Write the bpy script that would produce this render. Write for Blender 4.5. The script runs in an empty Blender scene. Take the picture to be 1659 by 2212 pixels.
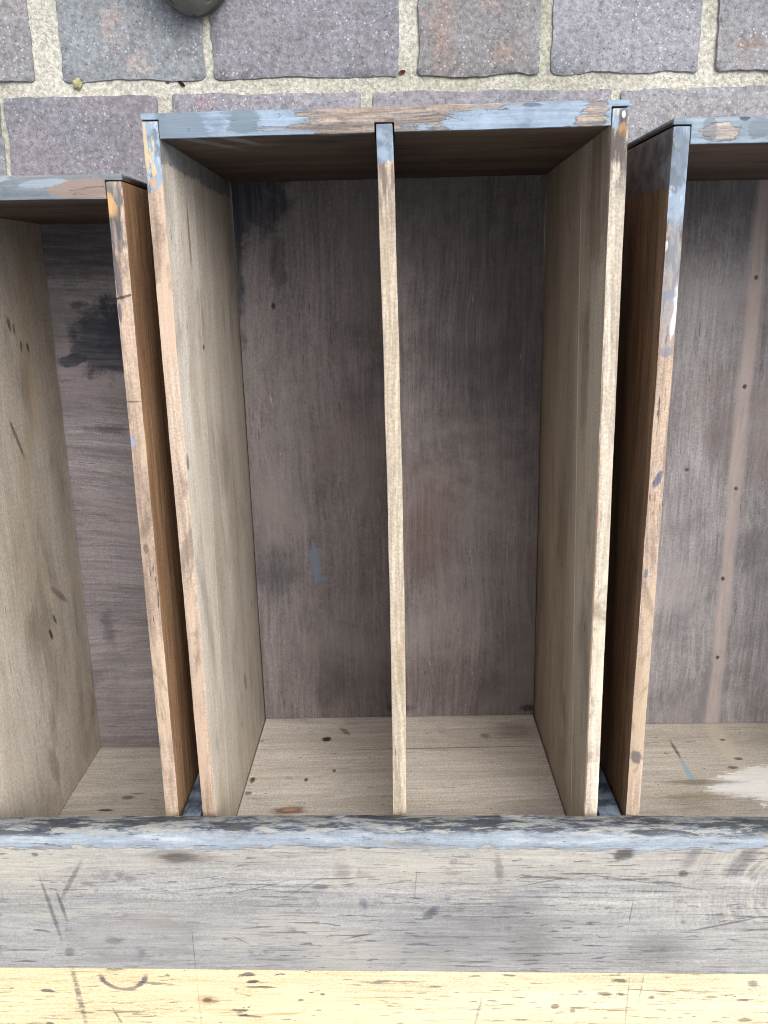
import bpy, bmesh, math, random
from mathutils import Vector, Matrix, noise, Euler
R = math.radians
scene = bpy.context.scene
col = scene.collection

# ------------------------------------------------------------------ camera, sky, sun
cam_d = bpy.data.cameras.new('camera')
cam_d.sensor_fit = 'HORIZONTAL'; cam_d.sensor_width = 27.0
cam_d.lens = 1838.22 / 1659 * 27.0
cam_d.clip_start = 0.01; cam_d.clip_end = 500
cam = bpy.data.objects.new('camera', cam_d); col.objects.link(cam)
cam.location = (0.00657, 0.39033, 0.56716)
cam.rotation_euler = (-0.26322, 0.0131, -0.00955)
scene.camera = cam

SUN_ELEV, SUN_AZ = 56, 50            # azimuth measured from +X towards +Y
world = bpy.data.worlds.new('World'); scene.world = world
world.use_nodes = True
wt = world.node_tree; wt.nodes.clear()
sky = wt.nodes.new('ShaderNodeTexSky'); sky.sky_type = 'NISHITA'; sky.sun_disc = False
sky.sun_elevation = R(SUN_ELEV); sky.sun_rotation = R(90 - SUN_AZ)
sky.dust_density = 4.0; sky.ozone_density = 0.6; sky.air_density = 1.0
hs = wt.nodes.new('ShaderNodeHueSaturation'); hs.inputs['Saturation'].default_value = 0.32
bg = wt.nodes.new('ShaderNodeBackground'); bg.inputs['Strength'].default_value = 0.15
wo = wt.nodes.new('ShaderNodeOutputWorld')
wt.links.new(sky.outputs[0], hs.inputs['Color']); wt.links.new(hs.outputs[0], bg.inputs[0]); wt.links.new(bg.outputs[0], wo.inputs[0])

sun_d = bpy.data.lights.new('sun', 'SUN'); sun_d.energy = 1.3; sun_d.angle = R(45); sun_d.color = (1.0, 0.99, 0.98)
sun = bpy.data.objects.new('sun', sun_d); col.objects.link(sun)
sv = Vector((math.cos(R(SUN_ELEV)) * math.cos(R(SUN_AZ)), math.cos(R(SUN_ELEV)) * math.sin(R(SUN_AZ)), math.sin(R(SUN_ELEV))))
sun.rotation_euler = sv.to_track_quat('Z', 'Y').to_euler()
sun.location = sv * 5

vs = scene.view_settings
vs.view_transform = 'Standard'; vs.look = 'None'; vs.gamma = 1; vs.use_curve_mapping = False
vs.exposure = 0.48
scene.cycles.use_denoising = True; scene.cycles.denoising_prefilter = 'NONE'; scene.cycles.filter_width = 1.0; scene.cycles.use_adaptive_sampling = True; scene.cycles.adaptive_threshold = 0.03; scene.cycles.adaptive_min_samples = 16
scene.cycles.max_bounces = 5; scene.cycles.diffuse_bounces = 4; scene.cycles.glossy_bounces = 2

# ------------------------------------------------------------------ node helpers
def lin(r, g, b, k=1.0):
    f = lambda c: ((c / 255 + 0.055) / 1.055) ** 2.4 if c > 10 else c / 255 / 12.92
    return (f(r) * k, f(g) * k, f(b) * k, 1)

class G:
    """small expression layer over a material's nodes; x, y, z are object coordinates in metres"""
    def __init__(s, name, rough=0.65, spec=0.3):
        s.m = bpy.data.materials.new(name); s.m.use_nodes = True
        s.t = s.m.node_tree; s.t.nodes.clear()
        s.out = s.t.nodes.new('ShaderNodeOutputMaterial'); s.b = s.t.nodes.new('ShaderNodeBsdfPrincipled')
        s.t.links.new(s.b.outputs[0], s.out.inputs[0])
        s.b.inputs['Roughness'].default_value = rough; s.b.inputs['Specular IOR Level'].default_value = spec
        tc = s.t.nodes.new('ShaderNodeTexCoord'); s.co = tc.outputs['Object']
        sp = s.t.nodes.new('ShaderNodeSeparateXYZ'); s.t.links.new(s.co, sp.inputs[0])
        s.x, s.y, s.z = sp.outputs
        s._wob = {}
    def put(s, sock, v):
        if isinstance(v, bpy.types.NodeSocket): s.t.links.new(v, sock)
        else: sock.default_value = v
    def ma(s, op, a, b=0.0, c=0.0):
        n = s.t.nodes.new('ShaderNodeMath'); n.operation = op
        for i, v in enumerate((a, b, c)): s.put(n.inputs[i], v)
        return n.outputs[0]
    def add(s, a, b): return s.ma('ADD', a, b)
    def sub(s, a, b): return s.ma('SUBTRACT', a, b)
    def mul(s, a, b): return s.ma('MULTIPLY', a, b)
    def mad(s, a, k, c): return s.ma('MULTIPLY_ADD', a, k, c)
    def vec(s, a, b, c=0.0):
        n = s.t.nodes.new('ShaderNodeCombineXYZ')
        for i, v in enumerate((a, b, c)): s.put(n.inputs[i], v)
        return n.outputs[0]
    def ramp(s, v, lo, hi, a=0.0, b=1.0):
        n = s.t.nodes.new('ShaderNodeMapRange'); n.interpolation_type = 'SMOOTHSTEP'
        for i, q in enumerate((v, lo, hi, a, b)): s.put(n.inputs[i], q)
        return n.outputs[0]
    def scaled(s, sx, sy, sz, seed=0.0, rot=0.0):
        n = s.t.nodes.new('ShaderNodeMapping')
        s.put(n.inputs[0], s.co); n.inputs[1].default_value = (seed * 1.37, seed * 2.11, seed * 0.73)
        n.inputs[2].default_value = (0, 0, rot); n.inputs[3].default_value = (sx, sy, sz)
        return n.outputs[0]
    def noise(s, v, scale=1.0, detail=4.0, rough=0.55, dist=0.0):
        n = s.t.nodes.new('ShaderNodeTexNoise')
        s.put(n.inputs['Vector'], v)
        for k, q in (('Scale', scale), ('Detail', detail), ('Roughness', rough), ('Distortion', dist)): n.inputs[k].default_value = q
        return n.outputs['Fac']
    def voro(s, v, scale=1.0, feature='F1', out='Distance'):
        n = s.t.nodes.new('ShaderNodeTexVoronoi'); n.feature = feature
        s.put(n.inputs['Vector'], v); n.inputs['Scale'].default_value = scale
        return n.outputs[out]
    grain_axis = None; tex = None
    def wob(s, scale):
        if scale not in s._wob:
            if s.grain_axis:
                v = [1.7, 1.7, 1.7]; v['xyz'.index(s.grain_axis)] = 0.38
                s._wob[scale] = s.noise(s.scaled(*[q * scale for q in v], 5), 1.0, 6.0, 0.74)
            else: s._wob[scale] = s.noise(s.co, scale, 6.0, 0.7)
        return s._wob[scale]
    def blob(s, ab, cx, cy, rx, ry, rot=0.0, soft=0.25, amp=0.5, fine=120.0):
        n = s.t.nodes.new('ShaderNodeMapping'); n.vector_type = 'TEXTURE'
        s.put(n.inputs[0], ab); n.inputs[1].default_value = (cx, cy, 0); n.inputs[2].default_value = (0, 0, rot); n.inputs[3].default_value = (rx, ry, 1)
        l = s.t.nodes.new('ShaderNodeVectorMath'); l.operation = 'LENGTH'; s.put(l.inputs[0], n.outputs[0])
        d = l.outputs['Value']
        if amp: d = s.add(d, s.mad(s.wob(fine), 3.4 * amp, -1.7 * amp))
        m = s.ramp(d, 1 + soft, max(1 - soft, 0.0))
        return s.mul(m, s.ramp(s.tex, 0.60, 0.42, 0.78, 1.0)) if s.tex is not None else m
    def line(s, ab, p, q, w, soft=0.4, amp=0.5, fine=250.0):
        dx, dy = q[0] - p[0], q[1] - p[1]
        return s.blob(ab, (p[0] + q[0]) / 2, (p[1] + q[1]) / 2, math.hypot(dx, dy) / 2, w / 2, math.atan2(dy, dx), soft, amp, fine)
    def mix(s, a, b, f):
        n = s.t.nodes.new('ShaderNodeMix'); n.data_type = 'RGBA'
        s.put(n.inputs[0], f); s.put(n.inputs[6], a); s.put(n.inputs[7], b)
        return n.outputs[2]
    def cramp(s, f, stops):
        n = s.t.nodes.new('ShaderNodeValToRGB'); s.put(n.inputs[0], f)
        el = n.color_ramp.elements
        while len(el) < len(stops): el.new(0.5)
        for e, (p, c) in zip(el, stops): e.position = p; e.color = c
        return n.outputs[0]
    def shade(s, c, f, lo, hi):
        """c times a grey that runs lo..hi with f"""
        g = s.mad(f, hi - lo, lo)
        n = s.t.nodes.new('ShaderNodeMix'); n.data_type = 'RGBA'; n.blend_type = 'MULTIPLY'
        n.inputs[0].default_value = 1.0; s.put(n.inputs[6], c); s.put(n.inputs[7], s.vec(g, g, g))
        return n.outputs[2]
    def finish(s, c, h=None, dist=0.0006, strength=0.6, rough=None):
        s.put(s.b.inputs['Base Color'], c)
        if rough is not None: s.put(s.b.inputs['Roughness'], rough)
        if h is not None:
            n = s.t.nodes.new('ShaderNodeBump'); n.inputs['Strength'].default_value = strength; n.inputs['Distance'].default_value = dist
            s.put(n.inputs['Height'], h); s.put(s.b.inputs['Normal'], n.outputs[0])
        return s.m

def grain(g, axis, seed, dark, mid, light, wave=1.0, fib=1.0, pores=0.5, pore_col=None, rot=0.0, warp=0.006):
    """sawn wood: long figure, fibres and pores along the axis; returns colour, fibre height"""
    g.grain_axis = g.grain_axis or axis
    i = 'xyz'.index(axis)
    # bend the grain a little across its run
    n = g.t.nodes.new('ShaderNodeTexNoise'); g.put(n.inputs['Vector'], g.scaled(*[(3.2 if k == i else 5.5) for k in range(3)], seed + 1)); n.inputs['Scale'].default_value = 1.0; n.inputs['Detail'].default_value = 2.0
    vm = g.t.nodes.new('ShaderNodeVectorMath'); vm.operation = 'MULTIPLY_ADD'
    g.put(vm.inputs[0], n.outputs['Color']); vm.inputs[1].default_value = [0 if k == i else warp * 4 for k in range(3)]; g.put(vm.inputs[2], g.co)
    bent = vm.outputs[0]
    def st(a, b, sd):            # a = scale along the grain, b = across
        v = [b, b, b]; v[i] = a
        m = g.t.nodes.new('ShaderNodeMapping'); g.put(m.inputs[0], bent); m.inputs[1].default_value = (sd * 1.37, sd * 2.11, sd * 0.73)
        m.inputs[2].default_value = (0, 0, rot); m.inputs[3].default_value = v
        return m.outputs[0]
    fig = g.noise(st(2.6, 24, seed), 1.0, 5.0, 0.6, 0.8 * wave)
    c = g.cramp(fig, [(0.30, dark), (0.5, mid), (0.70, light)])
    f1 = g.noise(st(6, 190, seed + 3), 1.0, 5.0, 0.68, 0.3)
    c = g.shade(c, g.ramp(f1, 0.36, 0.64), 1 - 0.22 * fib, 1 + 0.20 * fib)
    f2 = g.noise(st(17, 420, seed + 7), 1.0, 3.0, 0.65)
    c = g.shade(c, g.ramp(f2, 0.38, 0.62), 1 - 0.24 * fib, 1 + 0.22 * fib)
    # growth lines: thin crisp contours that run with the figure
    n0 = g.noise(st(1.5, 15, seed + 17), 1.0, 2.0, 0.5, 0.3)
    fr = g.ma('FRACT', g.mul(n0, 15.0))
    c = g.shade(c, g.mul(g.ramp(fr, 0.0, 0.16), g.ramp(fr, 1.0, 0.55, 0.72, 1.0)), 1.0 - 0.18 * wave, 1.0 + 0.04 * wave)
    pr = g.ramp(g.noise(st(52, 480, seed + 11), 1.0, 2.0, 0.5), 0.63, 0.70)
    pr = g.mul(pr, g.ramp(g.noise(st(7, 26, seed + 13), 1.0, 3.0), 0.42, 0.58))
    c = g.mix(c, pore_col or tuple(q * 0.35 for q in dark[:3]) + (1,), g.mul(pr, pores))
    mic = g.noise(g.scaled(620, 620, 620, seed + 19), 1.0, 1.0, 0.5)
    c = g.shade(c, g.ramp(mic, 0.32, 0.68), 0.87, 1.12)
    g.tex = g.ma('MULTIPLY_ADD', f1, 0.5, g.mul(f2, 0.5)) if g.tex is None else g.tex
    return c, g.add(f1, g.mul(f2, 0.6))

def grime(g, c, seed, colr, scale=22, lo=0.52, hi=0.75, op=0.5, stretch=(1, 1, 1)):
    n = g.noise(g.scaled(*[scale * q for q in stretch], seed), 1.0, 6.0, 0.62, 0.4)
    return g.mix(c, colr, g.mul(g.ramp(n, lo, hi), op))

BLUE = lin(146, 162, 178); BLUE_L = lin(186, 203, 220); NAVY = lin(58, 63, 78); SLATE = lin(112, 124, 136)
INK = lin(40, 44, 60); CREAM = lin(216, 190, 140); WHITE = lin(236, 236, 230)

# ------------------------------------------------------------------ mesh helpers
def link(name, me, mat, parent=None, loc=(0, 0, 0)):
    o = bpy.data.objects.new(name, me); col.objects.link(o)
    if isinstance(mat, tuple):
        for m in mat[0]: me.materials.append(m)
        for p in me.polygons: p.material_index = mat[1](p.normal)
    else: me.materials.append(mat)
    if parent: o.parent = parent
    o.location = loc
    return o

def smooth(me, ang=38):
    for p in me.polygons: p.use_smooth = True
    me.set_sharp_from_angle(angle=R(ang))

def board(outline, z0, z1, bev=0.0009, seg=2, cut='y', step=0.012, wob=0.00035, seed=0, bow=0.0):
    """a sawn board: a plan outline pulled from z0 up to z1, arrises eased, edges a little uneven"""
    bm = bmesh.new()
    vs_ = [bm.verts.new((x, y, z0)) for x, y in outline]
    f = bm.faces.new(vs_)
    ext = bmesh.ops.extrude_face_region(bm, geom=[f])
    for v in ext['geom']:
        if isinstance(v, bmesh.types.BMVert): v.co.z = z1
    bmesh.ops.recalc_face_normals(bm, faces=bm.faces)
    if bev:
        bmesh.ops.bevel(bm, geom=list(bm.edges), offset=bev, segments=seg, profile=0.6, affect='EDGES', clamp_overlap=True)
    ax = 'xyz'.index(cut)
    lo = min(v.co[ax] for v in bm.verts); hi = max(v.co[ax] for v in bm.verts)
    n = int((hi - lo) / step)
    for i in range(1, n):
        no = [0, 0, 0]; no[ax] = 1; co = [0, 0, 0]; co[ax] = lo + (hi - lo) * i / n
        bmesh.ops.bisect_plane(bm, geom=list(bm.verts) + list(bm.edges) + list(bm.faces), plane_co=co, plane_no=no)
    for v in bm.verts:
        s = (v.co[ax] - lo) / (hi - lo)
        q = v.co * 24 + Vector((seed * 7.3, seed * 3.1, seed))
        d = noise.noise_vector(q) * wob + noise.noise_vector(v.co * 190 + Vector((seed, 0, 3))) * wob * 0.4
        d[ax] *= 0.3
        v.co += d
        if bow: v.co.x += bow * math.sin(math.pi * s)
    me = bpy.data.meshes.new('board'); bm.to_mesh(me); bm.free()
    smooth(me)
    return me

def rect(x0, x1, y0, y1): return [(x0, y0), (x1, y0), (x1, y1), (x0, y1)]

def thing(name, label, cat, loc, rot=(0, 0, 0), group=None):
    o = bpy.data.objects.new(name, None); col.objects.link(o)
    o.empty_display_size = 0.05
    o.location = loc; o.rotation_euler = rot; o['label'] = label; o['category'] = cat
    if group: o['group'] = group
    return o

GZ = -0.42                                    # height of the paving below the drawer rims
# ------------------------------------------------------------------ ground: mortar bed and stone setts
def mortar_mat():
    g = G('mortar', 0.9, 0.15)
    a = g.noise(g.scaled(240, 240, 240), 1.0, 4.0, 0.7)
    c = g.cramp(g.noise(g.scaled(14, 14, 14, 2), 1.0, 4.0), [(0.35, lin(170, 168, 154)), (0.5, lin(190, 187, 174)), (0.68, lin(204, 201, 190))])
    c = g.mix(c, lin(168, 174, 140), g.mul(g.ramp(g.noise(g.scaled(17, 17, 17, 9), 1.0, 5.0), 0.48, 0.66), 0.22))
    c = g.shade(c, g.ramp(a, 0.28, 0.72), 0.62, 1.28)
    c = g.mix(c, lin(90, 84, 70), g.mul(g.ramp(g.noise(g.scaled(420, 420, 420, 4), 1.0, 2.0), 0.64, 0.72), 0.6))
    return g.finish(c, a, 0.0022, 0.9)

def sett_mat():
    g = G('porphyry', 0.75, 0.3)
    at = g.t.nodes.new('ShaderNodeAttribute'); at.attribute_name = 'tint'
    base = at.outputs['Color']
    big = g.noise(g.scaled(9, 9, 9, 1), 1.0, 5.0, 0.6, 0.6)
    base = g.shade(base, g.ramp(g.noise(g.scaled(28, 28, 28, 22), 1.0, 5.0, 0.65), 0.3, 0.7), 0.88, 1.08)
    c = g.mix(base, lin(122, 126, 132), g.mul(g.ramp(big, 0.5, 0.68), 0.55))
    c = g.mix(c, lin(140, 112, 94), g.mul(g.ramp(g.noise(g.scaled(8, 8, 8, 6), 1.0, 5.0, 0.6, 0.8), 0.60, 0.72), 0.55))
    c = g.mix(c, lin(176, 140, 134), g.mul(g.ramp(g.noise(g.scaled(16, 16, 16, 16), 1.0, 4.0, 0.6), 0.66, 0.74), 0.55))
    xy = g.vec(g.x, g.y)
    for p, rx, ry, ro, colr, op in ((( 0.056, 0.645), 0.011, 0.055, 0.03, lin(150, 126, 114), 0.65), ((0.128, 0.622), 0.016, 0.012, 0, lin(158, 138, 122), 0.6), ((-0.262, 0.616), 0.015, 0.011, 0, lin(172, 158, 154), 0.75),
            ((-0.288, 0.652), 0.012, 0.022, 0, lin(176, 156, 150), 0.7), ((-0.195, 0.577), 0.007, 0.004, 0, lin(176, 138, 134), 0.8), ((0.105, 0.665), 0.012, 0.006, 0, lin(176, 150, 140), 0.5)):
        c = g.mix(c, colr, g.mul(g.mul(g.blob(xy, p[0], p[1], rx, ry, ro, 0.5, 0.7, 90), g.ramp(g.noise(g.scaled(120, 120, 120, 20), 1.0, 4.0, 0.7), 0.36, 0.62)), op))
    m = g.noise(g.scaled(170, 170, 170, 3), 1.0, 4.0, 0.7)
    c = g.shade(c, g.ramp(m, 0.3, 0.7), 0.70, 1.22)
    sp = g.voro(g.scaled(270, 270, 270, 5), 1.0)
    spm = g.ramp(sp, 0.40, 0.20)
    spm = g.mul(spm, g.ramp(g.noise(g.scaled(160, 160, 160, 8), 1.0, 3.0, 0.7), 0.47, 0.60))
    c = g.mix(c, lin(206, 204, 210), g.mul(g.mul(spm, g.ramp(g.noise(g.scaled(13, 13, 13, 18), 1.0, 3.0), 0.35, 0.65, 0.25, 1.0)), 0.7))
    dk = g.ramp(g.noise(g.scaled(330, 330, 330, 12), 1.0, 2.0), 0.62, 0.7)
    c = g.mix(c, lin(56, 50, 58), g.mul(dk, 0.55))
    h = g.add(g.mul(m, 1.0), g.mul(g.noise(g.scaled(40, 40, 40), 1.0, 4.0), 1.6))
    return g.finish(c, h, 0.002, 0.7)

gm = bpy.data.meshes.new('ground')
gm.from_pydata([(-60, -60, GZ - 0.0017), (60, -60, GZ - 0.0017), (60, 60, GZ - 0.0017), (-60, 60, GZ - 0.0017)], [], [(0, 1, 2, 3)])
ground = link('ground', gm, mortar_mat()); ground['kind'] = 'structure'; ground['label'] = 'pale sandy mortar between the paving stones'

TINTS = [lin(140, 137, 144), lin(135, 139, 143), lin(148, 147, 153), lin(140, 137, 138), lin(147, 146, 149), lin(134, 129, 136)]
def build_setts():
    rnd = random.Random(4)
    bm = bmesh.new(); lay = bm.loops.layers.float_color.new('tint')
    def sett(x0, x1, y0, y1, tint):
        w, h = x1 - x0, y1 - y0
        r = rnd.uniform(0.003, 0.006)
        near = abs((x0 + x1) / 2) < 0.8 and 0.2 < (y0 + y1) / 2 < 1.0
        k = 34 if near else 5
        pts = []
        cs = [(x1 - r, y1 - r, 0), (x0 + r, y1 - r, 90), (x0 + r, y0 + r, 180), (x1 - r, y0 + r, 270)]
        for i, (cx, cy, a0) in enumerate(cs):
            for j in range(5): a = R(a0 + 90 * j / 4); pts.append((cx + r * math.cos(a), cy + r * math.sin(a)))
            nx, ny, a1 = cs[(i + 1) % 4]
            e0 = pts[-1]; e1 = (nx + r * math.cos(R(a1)), ny + r * math.sin(R(a1)))
            for j in range(1, k): t = j / k; pts.append((e0[0] + (e1[0] - e0[0]) * t, e0[1] + (e1[1] - e0[1]) * t))
        cx, cy = (x0 + x1) / 2, (y0 + y1) / 2
        sd = rnd.uniform(0, 90)
        tilt = (rnd.uniform(-.012, .012), rnd.uniform(-.012, .012)); lift = rnd.uniform(-0.001, 0.0015)
        def ring(inset, z, amp):
            vs_ = []
            for (px, py) in pts:
                q = Vector((px * 26 + sd, py * 26, sd)); q2 = Vector((px * 210 + sd, py * 210, 5))
                d = noise.noise_vector(q) * amp + noise.noise_vector(Vector((px * 85 + sd, py * 85, 2))) * amp * 0.4 + noise.noise_vector(q2) * amp * 0.28
                fx, fy = (px - cx) / (w / 2), (py - cy) / (h / 2)
                x = cx + (px - cx) * (1 - inset / (w / 2)) + d.x; y = cy + (py - cy) * (1 - inset / (h / 2)) + d.y
                zz = GZ + z + (px - cx) * tilt[0] + (py - cy) * tilt[1] + lift + (d.z * 0.5 if z > -0.01 else 0)
                vs_.append(bm.verts.new((x, y, zz)))
            return vs_
        rs = [ring(-0.0003, -0.02, 0.0028), ring(0, 0.0004, 0.0028), ring(0.0006, 0.0012, 0.0028), ring(0.012, 0.0015, 0.001), ring(min(w, h) * 0.3, 0.0016, 0.001)]
        fs = []
        for a, b in zip(rs, rs[1:]):
            m = len(a)
            for i in range(m): fs.append(bm.faces.new((a[i], a[(i + 1) % m], b[(i + 1) % m], b[i])))
        fs.append(bm.faces.new(rs[-1]))
        v = rnd.uniform(0.9, 1.1)
        for f in fs:
            for l in f.loops: l[lay] = (tint[0] * v, tint[1] * v, tint[2] * v, 1)
    given = {0: [(-0.54, -0.3745, 3), (-0.3449, -0.194, 1), (-0.1856, 0.012, 0), (0.0316, 0.1585, 3), (0.1715, 0.3255, 2), (0.3419, 0.50, 4)],
             -1: [(-0.60, -0.417, 1), (-0.411, -0.2458, 5), (-0.2308, -0.0288, 0), (-0.0175, 0.236, 0), (0.246, 0.42, 4), (0.433, 0.57, 1)]}
    pitch = 0.150
    for row in range(-20, 16):
        y0 = 0.6 + row * pitch; y1 = y0 + pitch - 0.0145
        def fill(x, lim, sgn):
            while (x - lim) * sgn < 0:
                w = rnd.uniform(0.15, 0.21); a, b = sorted((x, x + sgn * w))
                sett(a, b, y0 + rnd.uniform(-.002, .002), y1 + rnd.uniform(-.002, .002), rnd.choice(TINTS)); x += sgn * (w + rnd.uniform(0.009, 0.017))
        if row in given:
            for a, b, t in given[row]: sett(a, b, y0, y1, TINTS[t])
            fill(given[row][-1][1] + 0.012, 2.2, 1); fill(given[row][0][0] - 0.012, -2.2, -1)
        else: fill(-2.2 + rnd.uniform(-.15, 0), 2.2, 1)
    me = bpy.data.meshes.new('setts'); bm.to_mesh(me); bm.free(); smooth(me, 50)
    o = link('paving', me, sett_mat()); o['kind'] = 'structure'; o['label'] = 'purple grey stone setts laid in rows'
build_setts()

# ------------------------------------------------------------------ the chest
CB = Vector((0.005, -0.26, GZ))
chest = thing('drawer_chest', 'weathered wooden chest with flaking blue front edge and grey and yellow top planks', 'chest', CB)
CL = -CB
TZ = 0.031                                   # chest top

def top_mat():
    g = G('grey_plank_wood', 0.6, 0.35)
    xy = g.vec(g.x, g.y)
    c, h = grain(g, 'x', 2, lin(143, 141, 139), lin(160, 158, 155), lin(177, 174, 167), 0.6, 0.5, 0.8, lin(96, 90, 88))
    c = grime(g, c, 5, lin(196, 188, 168), 9, 0.46, 0.7, 0.55, (0.5, 1.6, 1))
    c = grime(g, c, 8, lin(126, 122, 122), 10, 0.5, 0.72, 0.55, (0.5, 1.5, 1))
    zn = g.add(g.y, g.mad(g.noise(g.scaled(7, 22, 1, 57), 1.0, 5.0, 0.65), 0.07, -0.035))
    c = g.mix(c, lin(150, 149, 148), g.mul(g.ramp(zn, -0.050, -0.085), 0.40))
    c = g.mix(c, lin(186, 179, 163), g.mul(g.ramp(zn, -0.050, -0.015), 0.35))
    # long thin drying cracks
    ck = g.ramp(g.noise(g.scaled(4, 260, 1, 21), 1.0, 3.0, 0.6, 0.8), 0.685, 0.71)
    c = g.mix(c, lin(88, 80, 76), g.mul(ck, 0.6))
    for sd, al, ac, lo, hi, colr, op in ((81, 22, 420, 0.575, 0.63, lin(92, 86, 84), 0.75), (85, 45, 300, 0.61, 0.65, lin(74, 72, 82), 0.7), (88, 9, 520, 0.62, 0.66, lin(112, 104, 98), 0.6)):
        da = g.ramp(g.noise(g.scaled(al, ac, 1, sd, -0.035), 1.0, 3.0, 0.6), lo, hi)
        da = g.mul(da, g.ramp(g.noise(g.scaled(9, 20, 1, sd + 1), 1.0, 4.0, 0.6), 0.40, 0.60))
        c = g.mix(c, colr, g.mul(da, op))
    sm = g.ramp(g.noise(g.scaled(60, 90, 1, 95), 1.0, 6.0, 0.72), 0.56, 0.70)
    c = g.mix(c, lin(106, 100, 102), g.mul(g.mul(sm, g.ramp(g.noise(g.scaled(11, 16, 1, 97), 1.0, 3.0), 0.42, 0.6)), 0.65))
    # speckle of dark flecks
    fl = g.ramp(g.noise(g.scaled(45, 150, 1, 33), 1.0, 3.0, 0.6), 0.70, 0.745)
    c = g.mix(c, lin(84, 80, 92), g.mul(fl, 0.7))
    # lighter scoured swirl on the right
    n = g.t.nodes.new('ShaderNodeMapping'); n.vector_type = 'TEXTURE'; g.put(n.inputs[0], xy); n.inputs[1].default_value = (0.288, -0.048, 0); n.inputs[3].default_value = (0.9, 1.1, 1)
    l = g.t.nodes.new('ShaderNodeVectorMath'); l.operation = 'LENGTH'; g.put(l.inputs[0], n.outputs[0])
    ang = g.ma('ARCTAN2', g.sub(g.y, -0.048), g.sub(g.x, 0.288))
    rings = g.noise(g.vec(g.mul(l.outputs['Value'], 300), g.mul(ang, 1.3), 3.0), 1.0, 5.0, 0.72)
    brk = g.ramp(g.noise(g.scaled(26, 34, 1, 91), 1.0, 4.0, 0.6), 0.42, 0.6)
    zone = g.mul(g.mul(g.blob(xy, 0.255, -0.042, 0.11, 0.040, 0, 0.6, 0.3, 30), g.mad(brk, 0.6, 0.4)), g.ramp(l.outputs['Value'], 0.13, 0.03, 0.25, 1.0))
    c = g.mix(c, lin(206, 198, 180), g.mul(g.mul(g.ramp(rings, 0.48, 0.60), zone), 0.48))
    c = g.mix(c, lin(104, 98, 96), g.mul(g.mul(g.ramp(rings, 0.47, 0.36), zone), 0.55))
    # stains, knots and scuffs where the photograph has them
    for (p, rx, ry, ro, colr, op, soft, amp) in (
        ((-0.1548, -0.0165), 0.0125, 0.0036, 0, lin(76, 66, 66), 0.85, 0.5, 0.3),
        ((-0.153, -0.0160), 0.024, 0.0055, 0, lin(110, 98, 94), 0.5, 0.5, 0.5),
        ((0.1705, -0.0135), 0.0075, 0.0042, 0.2, lin(58, 54, 56), 0.85, 0.4, 0.7),
        ((0.215, -0.0300), 0.0035, 0.0030, 0, lin(70, 64, 62), 0.7, 0.4, 0.4),
        ((-0.052, -0.0415), 0.006, 0.002, 0.1, lin(86, 84, 102), 0.6, 0.4, 0.8),
        ((-0.020, -0.0560), 0.003, 0.005, 0.3, lin(92, 90, 118), 0.5, 0.5, 0.8),
        ((0.03, -0.064), 0.006, 0.004, 0.5, lin(78, 84, 104), 0.75, 0.3, 0.9),
        ((0.1, -0.055), 0.020, 0.010, 0.2, lin(126, 126, 130), 0.45, 0.7, 0.6),
        ((0.105, -0.09), 0.016, 0.020, 0.2, lin(116, 108, 104), 0.45, 0.7, 0.6),
        ((0.2, -0.098), 0.026, 0.012, 0.1, lin(108, 106, 108), 0.55, 0.8, 0.5),
        ((0.045, -0.085), 0.05, 0.022, 0.1, lin(126, 126, 130), 0.45, 0.8, 0.6),
        ((0.258, -0.018), 0.006, 0.016, -0.6, lin(92, 92, 104), 0.6, 0.5, 0.7),
        ((0.22, -0.016), 0.004, 0.013, -0.5, lin(112, 110, 118), 0.5, 0.5, 0.7),
        ((0.08, -0.026), 0.003, 0.010, 0.1, lin(112, 102, 98), 0.5, 0.5, 0.7),
        ((-0.035, -0.028), 0.006, 0.0075, 0.1, lin(120, 110, 106), 0.4, 0.5, 0.7),
        ((-0.21, -0.09), 0.007, 0.003, 0, lin(104, 98, 100), 0.6, 0.5, 0.6),
        ((-0.303, -0.098), 0.006, 0.005, 0, lin(96, 86, 86), 0.6, 0.5, 0.6),
        ((-0.245, -0.1), 0.004, 0.0035, 0, lin(96, 92, 96), 0.6, 0.5, 0.6)):
        c = g.mix(c, tuple(q * 0.62 for q in colr[:3]) + (1,), g.mul(g.blob(xy, p[0], p[1], rx, ry, ro, soft, amp, 170), op))
    # dried water ring
    a = g.blob(xy, -0.195, -0.088, 0.052, 0.021, 0.0, 0.14, 0.6, 75); b = g.blob(xy, -0.195, -0.088, 0.044, 0.017, 0.0, 0.5, 0.45, 40)
    c = g.mix(c, lin(126, 121, 120), g.mul(a, 0.20)); c = g.mix(c, lin(112, 106, 108), g.mul(g.sub(a, g.mul(a, b)), 0.38))
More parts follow.
